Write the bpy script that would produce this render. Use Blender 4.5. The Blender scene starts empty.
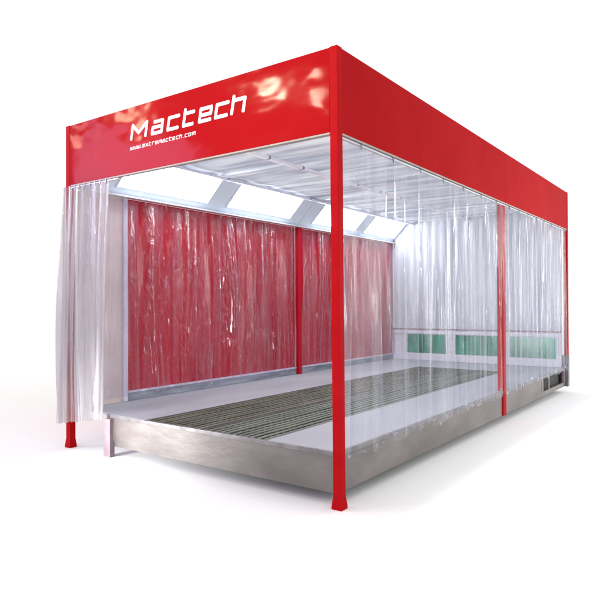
import bpy, bmesh, math, random
from mathutils import Vector, Matrix, noise
random.seed(7)
sc = bpy.context.scene
COL = sc.collection

# ------------------------------------------------------------------ sizes (metres)
W, L, H = 3.41, 7.33, 3.40          # outer size of the booth
FZ = 2.755                          # underside of the red fascia
DK = 0.41                           # deck level
PB = 0.10                           # underside of the plinth
MY = 3.95                           # half way frame
WX = -3.30                          # inner face of the red wall

# ------------------------------------------------------------------ materials
def newmat(name):
    m = bpy.data.materials.new(name); m.use_nodes = True
    nt = m.node_tree; nt.nodes.clear()
    out = nt.nodes.new('ShaderNodeOutputMaterial')
    return m, nt, out
def N(nt, t, **kw):
    n = nt.nodes.new(t)
    for k, v in kw.items():
        if k in n.inputs: n.inputs[k].default_value = v
        else: setattr(n, k, v)
    return n
def coords(nt, scale=(1, 1, 1)):
    tc = nt.nodes.new('ShaderNodeTexCoord'); mp = nt.nodes.new('ShaderNodeMapping')
    mp.inputs['Scale'].default_value = scale
    nt.links.new(tc.outputs['Object'], mp.inputs['Vector'])
    return mp.outputs['Vector']
def surf(name, c1, c2=None, rough=.5, metal=0., nscale=(3, 3, 3), bump=0., bscale=None, spec=.5, coat=0., coatr=.1, r2=None, bdist=.01, contrast=(.35, .65), detail=6):
    m, nt, out = newmat(name); lk = nt.links.new
    b = N(nt, 'ShaderNodeBsdfPrincipled', Metallic=metal, Roughness=rough)
    b.inputs['Specular IOR Level'].default_value = spec
    b.inputs['Coat Weight'].default_value = coat; b.inputs['Coat Roughness'].default_value = coatr
    c2 = c2 or c1
    no = N(nt, 'ShaderNodeTexNoise', Scale=1., Detail=detail); lk(coords(nt, nscale), no.inputs['Vector'])
    rp = nt.nodes.new('ShaderNodeValToRGB')
    rp.color_ramp.elements[0].position = contrast[0]; rp.color_ramp.elements[1].position = contrast[1]
    rp.color_ramp.elements[0].color = (*c1, 1); rp.color_ramp.elements[1].color = (*c2, 1)
    lk(no.outputs['Fac'], rp.inputs['Fac']); lk(rp.outputs['Color'], b.inputs['Base Color'])
    if r2 is not None:
        mr = N(nt, 'ShaderNodeMapRange'); mr.inputs['To Min'].default_value = rough; mr.inputs['To Max'].default_value = r2
        lk(no.outputs['Fac'], mr.inputs['Value']); lk(mr.outputs['Result'], b.inputs['Roughness'])
    if bump:
        n2 = N(nt, 'ShaderNodeTexNoise', Scale=1., Detail=(2.2 if coat else 4)); lk(coords(nt, bscale or nscale), n2.inputs['Vector'])
        bp = N(nt, 'ShaderNodeBump', Strength=bump, Distance=bdist)
        lk(n2.outputs['Fac'], bp.inputs['Height']); lk(bp.outputs['Normal'], b.inputs['Normal'])
        if coat: lk(bp.outputs['Normal'], b.inputs['Coat Normal'])
    lk(b.outputs['BSDF'], out.inputs['Surface'])
    return m

RED = surf('red_gloss_paint', (.36, .0045, .007), (.40, .006, .009), rough=.45, spec=.004, coat=.06, coatr=.09,
           nscale=(.8, .8, .8), bump=.3, bscale=(1.5, 1.5, 2.4), bdist=.06)
REDP = surf('red_post_paint', (.38, .005, .008), (.43, .007, .011), rough=.4, spec=.015, nscale=(2, 2, 4))
REDW = surf('red_wall_sheet', (.42, .005, .018), (.52, .009, .028), rough=.5, spec=.05, nscale=(1, 1, .6))
MAUVE = surf('mauve_paint', (.20, .14, .165), (.28, .20, .23), rough=.5, nscale=(9, 9, 9))
CREAM = surf('cream_panel', (.66, .56, .50), (.74, .64, .58), rough=.5, nscale=(2, 2, 3))
TRIM = surf('ivory_trim', (.30, .27, .24), (.38, .35, .31), rough=.5, nscale=(4, 4, 4))
FRAME = surf('pale_blue_frame', (.68, .78, .88), (.76, .85, .92), rough=.45, nscale=(2, 2, 2))
WHITEF = surf('lavender_white_frame', (.62, .62, .72), (.72, .72, .80), rough=.4, nscale=(4, 4, 4))
SKIRT = surf('grey_skirting', (.16, .18, .22), (.36, .39, .45), rough=.38, metal=.2, nscale=(9, 3, 22), contrast=(.3, .75), bump=.3, bscale=(20, 12, 30))
DECK = surf('lavender_grey_deck_sheet', (.30, .315, .36), (.40, .415, .46), rough=.42, spec=.5, nscale=(2.2, .7, 2), bump=.15, bscale=(6, 3, 6), contrast=(.3, .7), r2=.6)
PLINTH = surf('brushed_plinth_steel', (.135, .120, .112), (.25, .228, .215), rough=.36, metal=.55, nscale=(1.6, 1.6, 3.5), bump=.25,
              bscale=(2.5, 2.5, 6), contrast=(.25, .8), r2=.55, bdist=.03, detail=9)
EDGE = surf('dark_edge_steel', (.16, .15, .15), (.24, .23, .23), rough=.4, metal=.6, nscale=(8, 8, 8))
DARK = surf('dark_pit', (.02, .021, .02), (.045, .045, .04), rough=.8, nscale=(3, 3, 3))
DARKP = surf('dark_grey_post', (.10, .095, .10), (.20, .19, .20), rough=.5, nscale=(6, 6, 6))
GRATE = surf('olive_grating_steel', (.036, .042, .030), (.15, .155, .115), rough=.5, metal=.35, nscale=(5, 1.8, 3), contrast=(.25, .75), detail=8)
GRATE2 = surf('green_grey_grating_steel', (.038, .055, .042), (.155, .19, .15), rough=.45, metal=.35, nscale=(6, 1.5, 3), contrast=(.25, .75), detail=8)
LETTER = surf('white_lettering', (.86, .84, .84), (.90, .88, .88), rough=.4)
ROOF = surf('white_roof_sheet', (.7, .7, .72), (.75, .75, .77), rough=.5)
GROUND = surf('white_studio_floor', (.965, .965, .965), (.965, .965, .965), rough=.9, spec=.1)
BRIGHT = surf('white_enamel', (.85, .86, .92), (.9, .9, .95), rough=.4)
HOOK = surf('hook_metal', (.25, .25, .30), (.4, .4, .45), rough=.3, metal=.7)
RAIL = surf('rail_metal', (.55, .55, .6), (.65, .65, .7), rough=.3, metal=.2)

def green_glass():
    m, nt, out = newmat('green_filter_glass'); lk = nt.links.new
    b = N(nt, 'ShaderNodeBsdfPrincipled', Roughness=.22)
    no = N(nt, 'ShaderNodeTexNoise', Scale=1., Detail=7); lk(coords(nt, (9, 9, 2.5)), no.inputs['Vector'])
    rp = nt.nodes.new('ShaderNodeValToRGB')
    rp.color_ramp.elements[0].position = .3; rp.color_ramp.elements[1].position = .72
    rp.color_ramp.elements[0].color = (.004, .15, .10, 1); rp.color_ramp.elements[1].color = (.03, .34, .23, 1)
    lk(no.outputs['Fac'], rp.inputs['Fac']); lk(rp.outputs['Color'], b.inputs['Base Color'])
    lk(b.outputs['BSDF'], out.inputs['Surface']); return m
GREEN = green_glass()

def fabric(name, c1, c2, scale, wscale, wdir, amt):
    """pale filter cloth with soft pleats"""
    m, nt, out = newmat(name); lk = nt.links.new
    df = N(nt, 'ShaderNodeBsdfDiffuse'); tr = N(nt, 'ShaderNodeBsdfTranslucent'); mx = N(nt, 'ShaderNodeMixShader'); mx.inputs[0].default_value = wscale
    no = N(nt, 'ShaderNodeTexNoise', Scale=1., Detail=5); lk(coords(nt, scale), no.inputs['Vector'])
    rp = nt.nodes.new('ShaderNodeValToRGB')
    rp.color_ramp.elements[0].position = .33; rp.color_ramp.elements[1].position = .62
    rp.color_ramp.elements[0].color = (*c1, 1); rp.color_ramp.elements[1].color = (*c2, 1)
    lk(no.outputs['Fac'], rp.inputs['Fac']); lk(rp.outputs['Color'], df.inputs['Color']); lk(rp.outputs['Color'], tr.inputs['Color'])
    bp = N(nt, 'ShaderNodeBump', Strength=amt, Distance=.04); lk(no.outputs['Fac'], bp.inputs['Height'])
    lk(bp.outputs['Normal'], df.inputs['Normal'])
    lk(df.outputs[0], mx.inputs[1]); lk(tr.outputs[0], mx.inputs[2]); lk(mx.outputs[0], out.inputs['Surface'])
    return m
CEIL = fabric('pleated_ceiling_cloth', (.56, .58, .67), (.88, .90, .93), (.8, 7.5, 1), .5, 0, .9)  # darker streaks put the shade of the pleats into the colour
BACKC = fabric('grey_white_back_cloth', (.50, .53, .60), (.60, .63, .69), (9, 9, .35), .1, 0, .25)

def emis(name, col, s):
    m, nt, out = newmat(name)
    e = N(nt, 'ShaderNodeEmission', Strength=s); e.inputs['Color'].default_value = (*col, 1)
    nt.links.new(e.outputs[0], out.inputs['Surface']); return m
GLOW = emis('lit_diffuser', (.93, .96, 1.0), 17.0)

def pvc(name, milk, tint=(.95, .95, .975), rough=.10, crinkle=.5, refl=1.0, milkcol=(.86, .85, .90), cs=22, vs=7, cd=.03, fold=.35, base=.03, mask=(2.3, 2.3, 1.1), haze=1.9):
    m, nt, out = newmat(name); lk = nt.links.new
    # crinkles: small facets, stretched a little upright, mixed with long folds
    n1 = N(nt, 'ShaderNodeTexNoise', Scale=1., Detail=5, Roughness=.62, Distortion=1.2); lk(coords(nt, (cs, cs, vs)), n1.inputs['Vector'])
    n2 = N(nt, 'ShaderNodeTexNoise', Scale=1., Detail=2); lk(coords(nt, (11, 11, .6)), n2.inputs['Vector'])
    n3 = N(nt, 'ShaderNodeTexNoise', Scale=1., Detail=2); lk(coords(nt, mask), n3.inputs['Vector'])
    mr = N(nt, 'ShaderNodeMapRange'); mr.inputs['From Min'].default_value = .42; mr.inputs['From Max'].default_value = .62
    mr.inputs['To Min'].default_value = .05; mr.inputs['To Max'].default_value = 1.
    lk(n3.outputs['Fac'], mr.inputs['Value'])
    mu = N(nt, 'ShaderNodeMath', operation='MULTIPLY'); lk(n1.outputs['Fac'], mu.inputs[0]); lk(mr.outputs[0], mu.inputs[1])
    bp1 = N(nt, 'ShaderNodeBump', Strength=crinkle, Distance=cd); lk(mu.outputs[0], bp1.inputs['Height'])
    bp2 = N(nt, 'ShaderNodeBump', Strength=fold, Distance=.03); lk(n2.outputs['Fac'], bp2.inputs['Height']); lk(bp1.outputs['Normal'], bp2.inputs['Normal'])
    nrm = bp2.outputs['Normal']
    tp = N(nt, 'ShaderNodeBsdfTransparent'); tp.inputs['Color'].default_value = (*tint, 1)
    df = N(nt, 'ShaderNodeBsdfDiffuse'); df.inputs['Color'].default_value = (*milkcol, 1); lk(nrm, df.inputs['Normal'])
    tl = N(nt, 'ShaderNodeBsdfTranslucent'); tl.inputs['Color'].default_value = (*milkcol, 1)
    mk = N(nt, 'ShaderNodeMixShader'); mk.inputs[0].default_value = .5; lk(df.outputs[0], mk.inputs[1]); lk(tl.outputs[0], mk.inputs[2])
    # cloudier along creases
    cr = N(nt, 'ShaderNodeMapRange'); cr.inputs['From Min'].default_value = .42; cr.inputs['From Max'].default_value = .66
    cr.inputs['To Min'].default_value = milk * .55; cr.inputs['To Max'].default_value = min(1, milk * haze)
    lk(n2.outputs['Fac'], cr.inputs['Value'])
    m1 = N(nt, 'ShaderNodeMixShader'); lk(cr.outputs[0], m1.inputs[0]); lk(tp.outputs[0], m1.inputs[1]); lk(mk.outputs[0], m1.inputs[2])
    lw = N(nt, 'ShaderNodeLayerWeight', Blend=.5); lk(nrm, lw.inputs['Normal'])
    pw = N(nt, 'ShaderNodeMath', operation='POWER'); lk(lw.outputs['Facing'], pw.inputs[0]); pw.inputs[1].default_value = 4.
    ma = N(nt, 'ShaderNodeMath', operation='MULTIPLY_ADD', use_clamp=True); lk(pw.outputs[0], ma.inputs[0]); ma.inputs[1].default_value = .75 * refl; ma.inputs[2].default_value = base
    gl = N(nt, 'ShaderNodeBsdfGlossy', Roughness=rough); gl.inputs['Color'].default_value = (1, 1, 1, 1); lk(nrm, gl.inputs['Normal'])
    m2 = N(nt, 'ShaderNodeMixShader'); lk(ma.outputs[0], m2.inputs[0]); lk(m1.outputs[0], m2.inputs[1]); lk(gl.outputs[0], m2.inputs[2])
    lk(m2.outputs[0], out.inputs['Surface']); return m
PVC_WALL = pvc('clear_pvc_over_red', .035, crinkle=1., refl=.72, cs=15, vs=6, rough=.05, cd=.12, fold=.5, base=.042, mask=(3.6, 3.6, .55), haze=5., milkcol=(.74, .72, .88), tint=(.93, .90, .95))
PVC_SIDE = pvc('clear_pvc_side', .055, crinkle=.5, refl=.5, tint=(.93, .94, .965), rough=.06, fold=.3, base=.022, milkcol=(.80, .84, .90), haze=3.)
PVC_FAR = pvc('cloudy_pvc_side', .09, crinkle=.3, refl=.32, tint=(.93, .94, .965), rough=.08, milkcol=(.8, .81, .86))
PVC_BUNCH = pvc('milky_gathered_pvc', .46, crinkle=.6, refl=1.0, milkcol=(.68, .65, .67), tint=(.89, .875, .89), rough=.06)

# ------------------------------------------------------------------ helpers
def link(name, bm, mat, parent=None, smooth=False):
    me = bpy.data.meshes.new(name)
    bmesh.ops.recalc_face_normals(bm, faces=bm.faces)
    bm.to_mesh(me); bm.free(); me.materials.append(mat)
    if smooth:
        for p in me.polygons: p.use_smooth = True
    o = bpy.data.objects.new(name, me); COL.objects.link(o)
    if parent: o.parent = parent
    return o
def add_box(bm, x0, x1, y0, y1, z0, z1, bev=0.):
    r = bmesh.ops.create_cube(bm, size=1.)
    vs = r['verts']
    bmesh.ops.scale(bm, vec=(x1 - x0, y1 - y0, z1 - z0), verts=vs)
    bmesh.ops.translate(bm, vec=((x0 + x1) / 2, (y0 + y1) / 2, (z0 + z1) / 2), verts=vs)
    if bev:
        es = list({e for v in vs for e in v.link_edges})
        bmesh.ops.bevel(bm, geom=es, offset=bev, segments=2, affect='EDGES', profile=.6)
def box(name, x0, x1, y0, y1, z0, z1, mat, parent=None, bev=0.):
    bm = bmesh.new(); add_box(bm, x0, x1, y0, y1, z0, z1, bev); return link(name, bm, mat, parent)
def add_slab(bm, pts, n, th):
    a = [bm.verts.new(Vector(p)) for p in pts]; b = [bm.verts.new(Vector(p) + Vector(n) * th) for p in pts]
    k = len(pts)
    bm.faces.new(a); bm.faces.new(b[::-1])
    for i in range(k): bm.faces.new((a[i], b[i], b[(i + 1) % k], a[(i + 1) % k]))
def empty(name, loc=(0, 0, 0)):
    o = bpy.data.objects.new(name, None); o.location = loc; o.empty_display_size = .3; COL.objects.link(o); return o
def tag(o, label, cat, group=None):
    o['label'] = label
    if cat: o['category'] = cat
    if group: o['group'] = group

# ------------------------------------------------------------------ setting
bm = bmesh.new(); bmesh.ops.create_grid(bm, x_segments=1, y_segments=1, size=150)
g = link('ground', bm, GROUND); g['kind'] = 'structure'

# ------------------------------------------------------------------ the booth
B = empty('spray_booth')
tag(B, 'red framed spray booth with deep lettered fascia, lit sloping light panels and raised grating floor', 'spray booth')

# corner posts with flared feet
def post(x0, x1, y0, y1, z0, z1, mat=REDP, foot=False, lean=0.):
    p = box('post', x0, x1, y0, y1, z0, z1, mat, B, .004)
    for v in p.data.vertices: v.co.x += lean * (1 - v.co.z / H)
    x0 += lean; x1 += lean
    if foot:
        bm = bmesh.new()
        # flared skirt plate below the tube
        t = [(x0 - .001, y0 - .001), (x1 + .001, y0 - .001), (x1 + .001, y1 + .001), (x0 - .001, y1 + .001)]
        cx, cy = (x0 + x1) / 2, (y0 + y1) / 2
        b = [(cx + (x - cx) * 1.22, cy + (y - cy) * 1.22) for x, y in t]
        rings = [[(*q, .085) for q in t], [(*q, .022) for q in b], [(*q, 0.0) for q in b]]
        vr = [[bm.verts.new(v) for v in r] for r in rings]
        for i in range(2):
            for k in range(4): bm.faces.new((vr[i][k], vr[i][(k + 1) % 4], vr[i + 1][(k + 1) % 4], vr[i + 1][k]))
        bm.faces.new(vr[0]); bm.faces.new(vr[2][::-1])
        link('foot', bm, mat, p)
    return p
PS = .068
post(-PS, 0, 0, PS, .02, H, foot=True, lean=.018)                              # near corner
post(-W, -W + PS, 0, PS, .02, H, foot=True)                         # front left corner
post(-PS, 0, L - PS, L, PB, H)                                      # far right
post(-W, -W + PS, L - PS, L, PB, H)                                 # far left
m = post(-.100, -.028, MY - .070, MY + .05, PB, FZ - .0045)                   # middle of the right side
pl = post(WX + .004, WX + .07, MY - .02, MY + .07, DK, 2.715, REDW)                # middle of the red wall

# fascia boards with ivory underside lip
FT = .05
def fascia(name, x0, x1, y0, y1):
    f = box(name, x0, x1, y0, y1, FZ + .014, H - .004, RED, B, .003)
    box('fascia_trim', x0 + .002, x1 - .002, y0 + .002, y1 - .002, FZ + .001, FZ + .0135, TRIM, f)
    return f
ff = fascia('fascia', -W + PS, -PS, .004, .004 + FT)
fascia('fascia', -.004 - FT, -.004, PS, MY - .003)
fascia('fascia', -.004 - FT, -.004, MY + .003, L - PS)
fascia('fascia', -W + .004, -W + .004 + FT, PS, L - PS)
fascia('fascia', -W + PS, -PS, L - .004 - FT, L - .004)
for yy in (1.8, 3.66, 5.5):
    box('roof_beam', -W + .06, -.06, yy - .03, yy + .03, H - .10, H - .04, ROOF, B)

# lettering on the front fascia: strokes laid 3 mm proud of the board
def stroke_mesh(bm, polys, x0, z0, sx, sz, w, slant, ybase, th):
    k = 0
    for poly in polys:
        pts = [Vector((x0 + p[0] * sx + p[1] * sz * slant, z0 + p[1] * sz)) for p in poly]
        for a, b in zip(pts, pts[1:]):
            d = (b - a)
            if d.length < 1e-6: continue
            d.normalize(); n = Vector((-d.y, d.x)) * w / 2; e = d * w * .42
            q = [a - e + n, a - e - n, b + e - n, b + e + n]
            # soften the stroke ends with cut corners
            c = w * .22; nn = n.normalized()
            ring = [a - e + n - nn * c, a - e + n + d * c, b + e + n - d * c, b + e + n - nn * c, b + e - n + nn * c, b + e - n - d * c, a - e - n + d * c, a - e - n + nn * c]
            yy = ybase - k * .00025
            add_slab(bm, [(v.x, yy, v.y) for v in ring], (0, -1, 0), th)
            k += 1
GL = {
 'M': (1.35, [[(0, 0), (0, 1.22), (.56, .42), (1.16, 1.22), (1.16, 0)]]),
 'a': (1, [[(.12, 1), (.95, 1), (.95, 0), (0, 0), (0, .52), (.95, .52)]]),
 'c': (1, [[(.95, 1), (0, 1), (0, 0), (.95, 0)]]),
 't': (1, [[(0, 1.32), (0, 0), (.85, 0)], [(0, 1), (.85, 1)]]),
 'e': (1, [[(.95, 0), (0, 0), (0, 1), (.95, 1), (.95, .48), (0, .48)]]),
 'h': (1, [[(0, 0), (0, 1.32)], [(0, 1), (.95, 1), (.95, 0)]]),
 'w': (1, [[(0, 1), (0, 0), (1.0, 0), (1.0, 1)], [(.5, 0), (.5, .8)]]),
 'x': (1, [[(0, 0), (.95, 1)], [(0, 1), (.95, 0)]]),
 'r': (1, [[(0, 0), (0, 1), (.8, 1)]]),
 'm': (1, [[(0, 0), (0, 1), (1.0, 1), (1.0, 0)], [(.5, 1), (.5, .2)]]),
 'o': (1, [[(0, 0), (0, 1), (.95, 1), (.95, 0), (0, 0)]]),
 '.': (1, [[(0, 0), (.12, 0)]]),
}
bm = bmesh.new()
XS = {0: -2.335, 1: -2.035, 2: -1.822, 3: -1.618, 4: -1.418, 5: -1.226, 6: -1.040}
for i, ch in enumerate('Mactech'):
    sxx = .178 if ch == 'M' else .135
    stroke_mesh(bm, GL[ch][1], XS[i], 3.090, sxx, .104, .031, .20, .0035, .003)
link('lettering', bm, LETTER, ff)
bm = bmesh.new()
txt = 'www.extremactech.com'; x = -2.35
adv = {'.': .024, 'w': .054, 'm': .054}
tot = sum(adv.get(c, .047) for c in txt); k = .893 / tot
for ch in txt:
    a = adv.get(ch, .047) * k
    stroke_mesh(bm, GL[ch][1], x, 2.988, a * (.62 if ch not in 'wm' else .72), .025, .0064, .2, .0035, .002)
    x += a
link('web_address', bm, LETTER, ff)

# raised deck: sheets round the grating pit
GX0, GX1 = -2.20, -.71; GY0, GY1 = .06, 6.1
deck = box('deck_plate', GX1, -.05, .052, L - .06, DK - .02, DK, DECK, B)
bm = bmesh.new()
add_slab(bm, [(-2.76, .052, DK - .02), (GX0, .052, DK - .02), (GX0, L - .06, DK - .02), (WX, L - .06, DK - .02), (WX, .14, DK - .02)], (0, 0, 1), .02)
link('deck_plate', bm, DECK, B)
box('deck_plate', GX0 + .002, GX1 - .002, GY1, L - .06, DK - .021, DK - .001, DECK, B)
box('deck_edge', -2.77, -.07, .038, .050, DK - .035, DK - .002, EDGE, B, .002)
box('deck_edge', -.048, -.036, .07, L - .09, DK - .035, DK - .002, EDGE, B, .002)
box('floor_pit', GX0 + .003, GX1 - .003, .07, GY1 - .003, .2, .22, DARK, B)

# plinth skirt sheets below the deck
def plinth_x(name, x0, x1, y, yb):
    bm = bmesh.new(); add_box(bm, x0, x1, y, yb, PB, DK - .022)
    return link(name, bm, PLINTH, B)
box('plinth_sheet', -2.66, -.052, .046, .0755, PB, DK - .022, PLINTH, B)
box('plinth_sheet', -.075, -.045, .077, MY - .072, PB, DK - .022, PLINTH, B)
box('plinth_sheet', -.075, -.045, MY + .052, 5.74, PB, DK - .022, PLINTH, B)
# far bay of the plinth: open outlet framed by sheet
pf = box('plinth_sheet', -.075, -.045, 5.743, L - .09, PB, .17, PLINTH, B)
box('outlet_jamb', -.075, -.043, 5.745, 5.84, .172, DK - .022, PLINTH, pf)
box('outlet_jamb', -.075, -.043, 6.14, 6.20, .172, DK - .022, DARKP, pf)
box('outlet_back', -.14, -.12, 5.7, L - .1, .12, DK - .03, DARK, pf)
box('outlet_jamb', -.075, -.043, 7.14, L - .09, .172, DK - .022, MAUVE, pf)
box('plinth_sheet', WX, -.09, L - .09, L - .06, PB, DK - .022, PLINTH, B)
for yy in (.45, 2.6, 4.9, 6.9):
    box('support_skid', -2.6, -.35, yy, yy + .1, 0, .198, DARKP, B)
# mauve leg at the left end of the deck
bm = bmesh.new()
rings = [(-2.75, -2.665, .0, .043, DK - .036), (-2.75, -2.665, .0, .043, .17), (-2.758, -2.657, -.006, .047, .10), (-2.760, -2.655, -.008, .048, .0)]
vr = [[bm.verts.new(p) for p in ((a, c, z), (b, c, z), (b, d, z), (a, d, z))] for a, b, c, d, z in rings]
for i in range(3):
    for k2 in range(4): bm.faces.new((vr[i][k2], vr[i][(k2 + 1) % 4], vr[i + 1][(k2 + 1) % 4], vr[i + 1][k2]))
bm.faces.new(vr[0]); bm.faces.new(vr[-1][::-1])
link('leg', bm, MAUVE, B)
# dark stub on the far corner post
box('corner_shoe', -.094, .006, L - .094, L + .004, PB - .004, .62, DARKP, B, .003)

# red wall on the left
wall = box('wall_panel', WX - .05, WX, .10, .64, DK + .001, 2.72, CREAM, B)
box('wall_panel', WX - .05, WX, .70, MY - .02, DK + .001, 2.715, REDW, B)
box('wall_panel', WX - .05, WX, MY + .07, L - .12, DK + .001, 2.715, REDW, B)
box('wall_stile', WX - .05, WX + .025, .642, .698, DK + .001, 2.716, WHITEF, B, .003)
box('wall_stile', WX - .05, WX + .03, L - .118, L - .10, DK + .001, 2.716, WHITEF, B, .003)
box('skirting', WX + .001, WX + .028, .70, MY - .022, DK + .001, .498, SKIRT, B, .003)
box('skirting', WX + .001, WX + .028, MY + .072, L - .12, DK + .001, .498, SKIRT, B, .003)
box('skirting_trim', WX + .001, WX + .034, .70, MY - .022, .50, .522, WHITEF, B, .003)
box('skirting_trim', WX + .001, WX + .034, MY + .072, L - .12, .50, .522, WHITEF, B, .003)
box('curtain_rail', WX + .002, WX + .10, .10, L - .12, 2.716, 2.734, RAIL, B, .003)

# sloping light panels, joint half way
s = Vector((.39, 0, .39)).normalized(); nrm = Vector((s.z, 0, -s.x))   # nrm points down into the booth
def slope(u, y, off=0.):
    p = Vector((WX, 0, 2.738)) + s * u + nrm * off; return (p.x, y, p.z)
SL = .62
for (ya, yb, lights) in ((.08, MY + .03, ((.50, 1.90), (2.27, 3.67))), (MY + .038, L - .1, ((4.28, 5.60), (5.92, 7.12)))):
    bm = bmesh.new()
    add_slab(bm, [slope(0, ya), slope(SL, ya), slope(SL, yb), slope(0, yb)], -nrm, .03)
    sp = link('light_panel', bm, FRAME, B)
    for (la, lb) in lights:
        u0, u1 = .125, .50
        bm = bmesh.new(); w = .016
        for (ua, ub, y0, y1) in ((u0 - w, u0, la - w, lb + w), (u1, u1 + w, la - w, lb + w), (u0 + .0005, u1 - .0005, la - w, la), (u0 + .0005, u1 - .0005, lb, lb + w)):
            add_slab(bm, [slope(ua, y0, .001), slope(ub, y0, .001), slope(ub, y1, .001), slope(ua, y1, .001)], nrm, .014)
        link('lamp_frame', bm, FRAME, sp)
        bm = bmesh.new()
        add_slab(bm, [slope(u0 + .001, la + .001, .002), slope(u1 - .001, la + .001, .002), slope(u1 - .001, lb - .001, .002), slope(u0 + .001, lb - .001, .002)], nrm, .006)
        link('diffuser', bm, GLOW, sp)

# pleated ceiling cloth
CZ = 3.115
def ceil_z(x, y):
    v = .5 + .5 * math.sin(2 * math.pi * y / .52 + 1.2 * noise.noise(Vector((x * .5, y * .8, 3))))
    return CZ + .016 * (v ** 2) + .010 * noise.noise(Vector((x * .8, y * 3.2, 0)))
bm = bmesh.new(); nx, ny = 26, 260; grid = []
for j in range(ny + 1):
    y = .056 + (L - .17) * j / ny
    grid.append([bm.verts.new((-2.93 + 2.875 * i / nx, y, ceil_z(-2.93 + 2.875 * i / nx, y))) for i in range(nx + 1)])
for j in range(ny):
    for i in range(nx): bm.faces.new((grid[j][i], grid[j][i + 1], grid[j + 1][i + 1], grid[j + 1][i]))
bmesh.ops.solidify(bm, geom=bm.faces[:], thickness=.004)
cl = link('ceiling', bm, CEIL, B, True)
# bright rails under the ceiling, in lengths with small dark joints
def ceil_rail(x, y0, y1, w, seg, mat):
    r = empty('ceiling_rail', (0, 0, 0)); r.parent = B
    y = y0
    while y < y1 - .05:
        e = min(y + seg, y1)
        box('rail_length', x - w / 2, x + w / 2, y + .02, e - .02, CZ - .055, CZ - .028, mat, r, .004)
        box('rail_joint', x - w * .42, x + w * .42, e - .019, e + .019, CZ - .05, CZ - .02, HOOK, r)
        y = e
ceil_rail(-1.72, .08, L - .12, .06, .62, BRIGHT)
ceil_rail(-2.83, .08, L - .12, .05, 1.8, WHITEF)
for yy in (1.75, MY, 5.7):
    box('ceiling_beam', -2.80, -.08, yy - .022, yy + .022, CZ - .022, CZ - .002, FRAME, B, .003)

# back wall: grey-white pleated cloth above, framed green windows below
bm = bmesh.new(); nx, nz = 420, 10; g2 = []
BY = L - .10
for k2 in range(nz + 1):
    z = 1.02 + (CZ - 1.0) * k2 / nz
    row = []
    for i in range(nx + 1):
        x = -3.24 + 3.14 * i / nx
        a = .5 + .5 * noise.noise(Vector((x * 1.3, 5, z * .2)))
        y = BY - .03 + .011 * math.sin(x * 2 * math.pi / .155 + 1.6 * noise.noise(Vector((x * 2, 0, z * .3)))) * (.35 + a) + .01 * noise.noise(Vector((x * 12, 9, z * .5)))
        row.append(bm.verts.new((x, y, z)))
    g2.append(row)
for j in range(nz):
    for i in range(nx): bm.faces.new((g2[j][i], g2[j][i + 1], g2[j + 1][i + 1], g2[j + 1][i]))
link('back_cloth', bm, BACKC, B, True)
box('back_wall', WX + .03, -.09, L - .088, L - .058, DK + .001, H - .07, ROOF, B)
bw = box('window_frame', WX + .04, -.092, BY - .03, BY + .008, DK + .002, 1.02, WHITEF, B, .003)
box('window_rail', WX + .04, -.092, BY - .05, BY - .031, 1.005, 1.03, MAUVE, B, .003)
box('window_rail', WX + .04, -.092, BY - .05, BY - .031, .93, .975, WHITEF, B, .004)
box('window_rail', WX + .04, -.092, BY - .055, BY - .031, DK + .003, .54, WHITEF, B, .004)
for (a, b) in ((-2.97, -2.15), (-1.97, -1.16), (-.96, -.17)):
    wf = box('window', a, b, BY - .036, BY - .0305, .555, .915, GREEN, B)
    for (x0, x1, z0, z1) in ((a - .03, a, .542, .928), (b, b + .03, .542, .928)):
        box('window_trim', x0, x1, BY - .046, BY - .0308, z0, z1, WHITEF, wf, .003)
# bolts on the pillars between the windows
for xx in (-2.06, -1.06):
    for zz in (.60, .72, .84):
        bm = bmesh.new(); bmesh.ops.create_cone(bm, cap_ends=True, segments=12, radius1=.012, radius2=.012, depth=.012, matrix=Matrix.Translation((xx, BY - .037, zz)) @ Matrix.Rotation(math.pi / 2, 4, 'X'))
        link('bolt', bm, HOOK, bw)
# curtain rail along the right side and along the front left
box('curtain_rail', -.054, -.02, PS + .002, L - PS - .002, FZ - .018, FZ - .0045, RAIL, B, .002)
box('curtain_rail', -W + PS + .002, -2.55, .012, .045, FZ - .018, FZ - .0045, RAIL, B, .002)

# ------------------------------------------------------------------ floor gratings, lifting out of the pit
def grating(x0, x1, y0, y1, mat, label):
    r = empty('floor_grating', ((x0 + x1) / 2, y0, DK - .04)); ox, oy, oz = r.location
    bm = bmesh.new(); n = 10; p = (x1 - x0 - .02) / n
    for i in range(n):
        xa = x0 + .01 + p * i
        zj = random.uniform(-.003, .003)
        add_box(bm, xa + p * .22 - ox, xa + p * .74 - ox, y0 + .012 - oy, y1 - .012 - oy, -.012 + zj, .036 + zj, .004)
    link('slat', bm, mat, r).name = 'slats'
    bm = bmesh.new()
    yy = y0 + .15
    while yy < y1 - .04:
        add_box(bm, x0 + .012 - ox, x1 - .012 - ox, yy - oy, yy + .014 - oy, -.03, .0305)
        yy += .085
    link('cross_bars', bm, GRATE, r)
    bm = bmesh.new()
    for (a, b, c, d) in ((x0, x0 + .009, y0, y1), (x1 - .009, x1, y0, y1), (x0 + .0095, x1 - .0095, y0, y0 + .009), (x0 + .0095, x1 - .0095, y1 - .009, y1)):
        add_box(bm, a - ox, b - ox, c - oy, d - oy, -.03, .0385)
    link('rim', bm, EDGE, r)
    tag(r, label, 'grating', 'gratings let into the booth floor')
gm = (GX0 + GX1) / 2
grating(GX0 + .006, gm - .018, GY0, GY1 - .006, GRATE, 'brownish ribbed steel floor grating in the run nearer the red wall')
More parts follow.
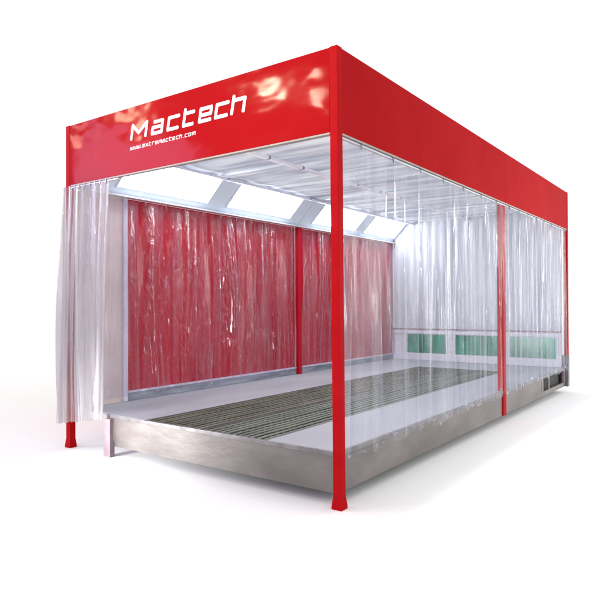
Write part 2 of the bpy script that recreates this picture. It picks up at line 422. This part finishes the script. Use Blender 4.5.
grating(gm + .018, GX1 - .006, GY0, GY1 - .006, GRATE2, 'greenish ribbed steel floor grating in the run nearer the open right side')

# ------------------------------------------------------------------ clear curtains
def curtain(name, p0, p1, z0, z1, amp, folds, mat, label, seed, z0b=None, top_in=(0., 0.), gather=0., hooks=8, topamp=.5, rag=.012, dense=22, nz=70, creases=0, cramp=.03, crum=0.):
    rnd = random.Random(seed); p0 = Vector(p0); p1 = Vector(p1); d = (p1 - p0); LN = d.length; d.normalize(); n = Vector((-d.y, d.x))
    c = (p0 + p1) / 2
    r = empty(name, (c.x, c.y, z0))
    ph = [rnd.uniform(0, 6.28) for _ in range(6)]
    nu = int(folds * dense); bm = bmesh.new(); rows = []
    cre = []
    for q in range(creases):
        va = rnd.uniform(-.3, .75); cre.append((rnd.uniform(.01, .99), rnd.uniform(.008, .022) / LN, cramp * rnd.uniform(.35, 1.) * rnd.choice((-1, 1, 1)), va, va + rnd.uniform(.25, 1.2), rnd.uniform(-.03, .03) / LN * 2))
    cre.sort()
    for j in range(nz + 1):
        v = j / nz                      # 0 top, 1 bottom
        row = []
        for i in range(nu + 1):
            u = i / nu
            bot = z0 + ((z0b - z0) * u if z0b is not None else 0)
            hem = rag * noise.noise(Vector((u * folds * 1.7, seed, 0))) * 2 + rag * .7 * noise.noise(Vector((u * folds * 6, seed + 4, 0)))
            z = z1 + (bot + hem - z1) * v
            uu = u + .35 / folds * noise.noise(Vector((u * folds * .4, seed * 3.1, v * 1.1)))
            f = 2 * math.pi * folds
            A = amp * (topamp + (1 - topamp) * min(1, v * 2.2)) * (.55 + .9 * abs(noise.noise(Vector((u * folds * .35, v * .9, seed + 9)))) * 1.6)
            o = A * (math.sin(f * uu + ph[0]) * .8 + .35 * math.sin(f * 1.83 * uu + ph[1] + 1.3 * v) + .22 * math.sin(f * 3.3 * uu + ph[2] - 2 * v))
            o += amp * .5 * noise.noise(Vector((u * LN * 2.2, v * 1.6, seed + 20)))
            for (uc, wc, ac, va, vb, sk) in cre:
                du = (u - uc - sk * v) / wc
                if abs(du) < 3 and va < v < vb:
                    t2 = (v - va) / (vb - va); o += ac * math.exp(-du * du) * math.sin(math.pi * t2) ** .7
            if crum:
                k3 = max(0., 1 - (1 - v) / .07); o += crum * k3 * noise.noise(Vector((u * LN * 16, v * 40, seed)))
            al = gather * math.sin(2 * f * uu + ph[3]) / folds
            t = u + al
            a0 = top_in[0] * (1 - v) ** 1.5; a1 = top_in[1] * (1 - v) ** 1.5
            t = a0 + t * (1 - a0 - a1)
            p = p0 + d * LN * t + n * o
            row.append(bm.verts.new((p.x - c.x, p.y - c.y, z - z0)))
        rows.append(row)
    for j in range(nz):
        for i in range(nu): bm.faces.new((rows[j][i], rows[j][i + 1], rows[j + 1][i + 1], rows[j + 1][i]))
    link('sheet', bm, mat, r, True)
    for k2 in range(hooks):
        t = top_in[0] + (k2 + .5) / hooks * (1 - top_in[0] - top_in[1]); p = p0 + d * LN * t - c
        bm = bmesh.new(); add_box(bm, p.x - .006, p.x + .006, p.y - .006, p.y + .006, z1 - z0 - .03, z1 - z0 + .012, .002)
        link('hook', bm, HOOK, r)
    tag(r, label, 'curtain', 'clear plastic curtains round the booth')
    return r
curtain('clear_curtain', (-.012, .10), (-.012, MY - .06), .33, FZ - .02, .024, 7, PVC_SIDE,
        'clear plastic curtain on the right side between the near corner post and the middle post', 3, z0b=.37, hooks=7, dense=75, rag=.024, creases=34, cramp=.034, crum=.035, nz=110)
curtain('clear_curtain', (-.012, MY - .05), (-.012, L - .0), .375, FZ - .02, .022, 13, PVC_FAR,
        'clear plastic curtain on the right side between the middle post and the far corner', 8, hooks=8, dense=40, creases=30, cramp=.028, crum=.03, nz=100, rag=.02)
curtain('clear_curtain', (WX + .06, .13), (WX + .06, MY - .03), .47, 2.69, .030, 9, PVC_WALL,
        'creased clear curtain hanging against the near half of the red wall', 12, hooks=12, rag=.02, dense=60, creases=46, cramp=.040, nz=100)
curtain('clear_curtain', (WX + .06, MY + .10), (WX + .06, L - .16), .49, 2.69, .030, 8, PVC_WALL,
        'creased clear curtain hanging against the far half of the red wall', 17, hooks=10, rag=.02, dense=60, creases=40, cramp=.036, nz=100)
curtain('clear_curtain', (-3.50, -.03), (-2.72, -.03), .25, FZ - .02, .05, 8, PVC_BUNCH,
        'milky gathered curtain bunched in thick folds around the front left post', 23, z0b=.375, top_in=(.09, -.10), gather=.16, hooks=9, rag=.014, dense=60, nz=80, creases=16, cramp=.03)

# ------------------------------------------------------------------ camera
F = 605.2
cam = bpy.data.cameras.new('camera'); co = bpy.data.objects.new('camera', cam); COL.objects.link(co)
cam.sensor_width = 36; cam.lens = 36 * F / 600; cam.clip_end = 1000; cam.clip_start = .05
r2 = Vector((0.8088, 0.58807, -0.00373)); u2 = Vector((0.00778, -0.00436, 0.99996)); fw = Vector((-0.58803, 0.8088, 0.0081))
M = Matrix(((r2.x, u2.x, -fw.x, 2.370), (r2.y, u2.y, -fw.y, -3.731), (r2.z, u2.z, -fw.z, 1.4958), (0, 0, 0, 1)))
co.matrix_world = M
sc.camera = co

# ------------------------------------------------------------------ light
w = bpy.data.worlds.new('World'); sc.world = w; w.use_nodes = True
bg = w.node_tree.nodes['Background']; bg.inputs['Color'].default_value = (1, 1, 1, 1); bg.inputs['Strength'].default_value = 1.06
def area(name, loc, tgt, size, power, col=(1, 1, 1), sy=None, spread=None):
    l = bpy.data.lights.new(name, 'AREA'); l.energy = power; l.color = col; l.size = size
    if sy: l.shape = 'RECTANGLE'; l.size_y = sy
    if spread: l.spread = spread
    o = bpy.data.objects.new(name, l); COL.objects.link(o); o.location = loc
    o.rotation_euler = (Vector(tgt) - Vector(loc)).to_track_quat('-Z', 'Y').to_euler(); return o
area('overhead_fill', (2.5, 3, 9), (-1.5, 3, 0), 7, 25)  # added lamp out of view, only whitens the floor
area('warm_lamp', (-5.91, -6.5, 6.29), (-.65, 0, 3.2), .62, 15, (1, .86, .62), sy=.42, spread=math.radians(36))
area('warm_lamp', (-4.54, -6.5, 5.81), (-.15, 0, 3.1), .32, 4.5, (1, .8, .6), spread=math.radians(36))
area('warm_lamp', (-10.58, -6.5, 6.59), (-2.35, 0, 3.3), .5, 5.5, (1, .82, .55), spread=math.radians(36))
area('warm_lamp', (-13.1, -6.5, 6.41), (-3.28, 0, 3.3), .4, 2.2, (1, .6, .4), spread=math.radians(36))
area('lavender_bloom_fill', (-10.3, -6.5, 4.4), (-2.2, 0, 2.8), 3.2, 62, (.72, .6, 1), spread=math.radians(50))  # added lamp, stands in for violet bloom of the light panels on the fascia
area('added_glint_strip', (4.6, 8.6, 2.3), (-3, 3, 1.6), .35, 26, (1, .98, 1), sy=2.6, spread=math.radians(90))  # three added strips out of view, give the curtain folds bright streaks
area('added_glint_strip', (4.2, 13.0, 2.3), (-3, 3, 1.6), .5, 36, (1, .98, 1), sy=3.0, spread=math.radians(90))
area('added_glint_strip', (6.5, 5.4, 2.3), (-3, 3, 1.6), .3, 26, (1, .99, 1), sy=2.6, spread=math.radians(90))
area('low_fill', (-2.9, -1.6, .5), (-2.3, .05, .25), .5, 15, (1, 1, 1), spread=math.radians(70))  # added lamp out of view, makes the glare on the plinth's left end

# ------------------------------------------------------------------ render settings
sc.view_settings.view_transform = 'Standard'; sc.view_settings.look = 'None'; sc.view_settings.gamma = 1; sc.view_settings.exposure = 0
sc.render.engine = 'CYCLES'
sc.cycles.use_denoising = True
sc.cycles.transparent_max_bounces = 24; sc.cycles.max_bounces = 10
sc.cycles.sample_clamp_indirect = 8
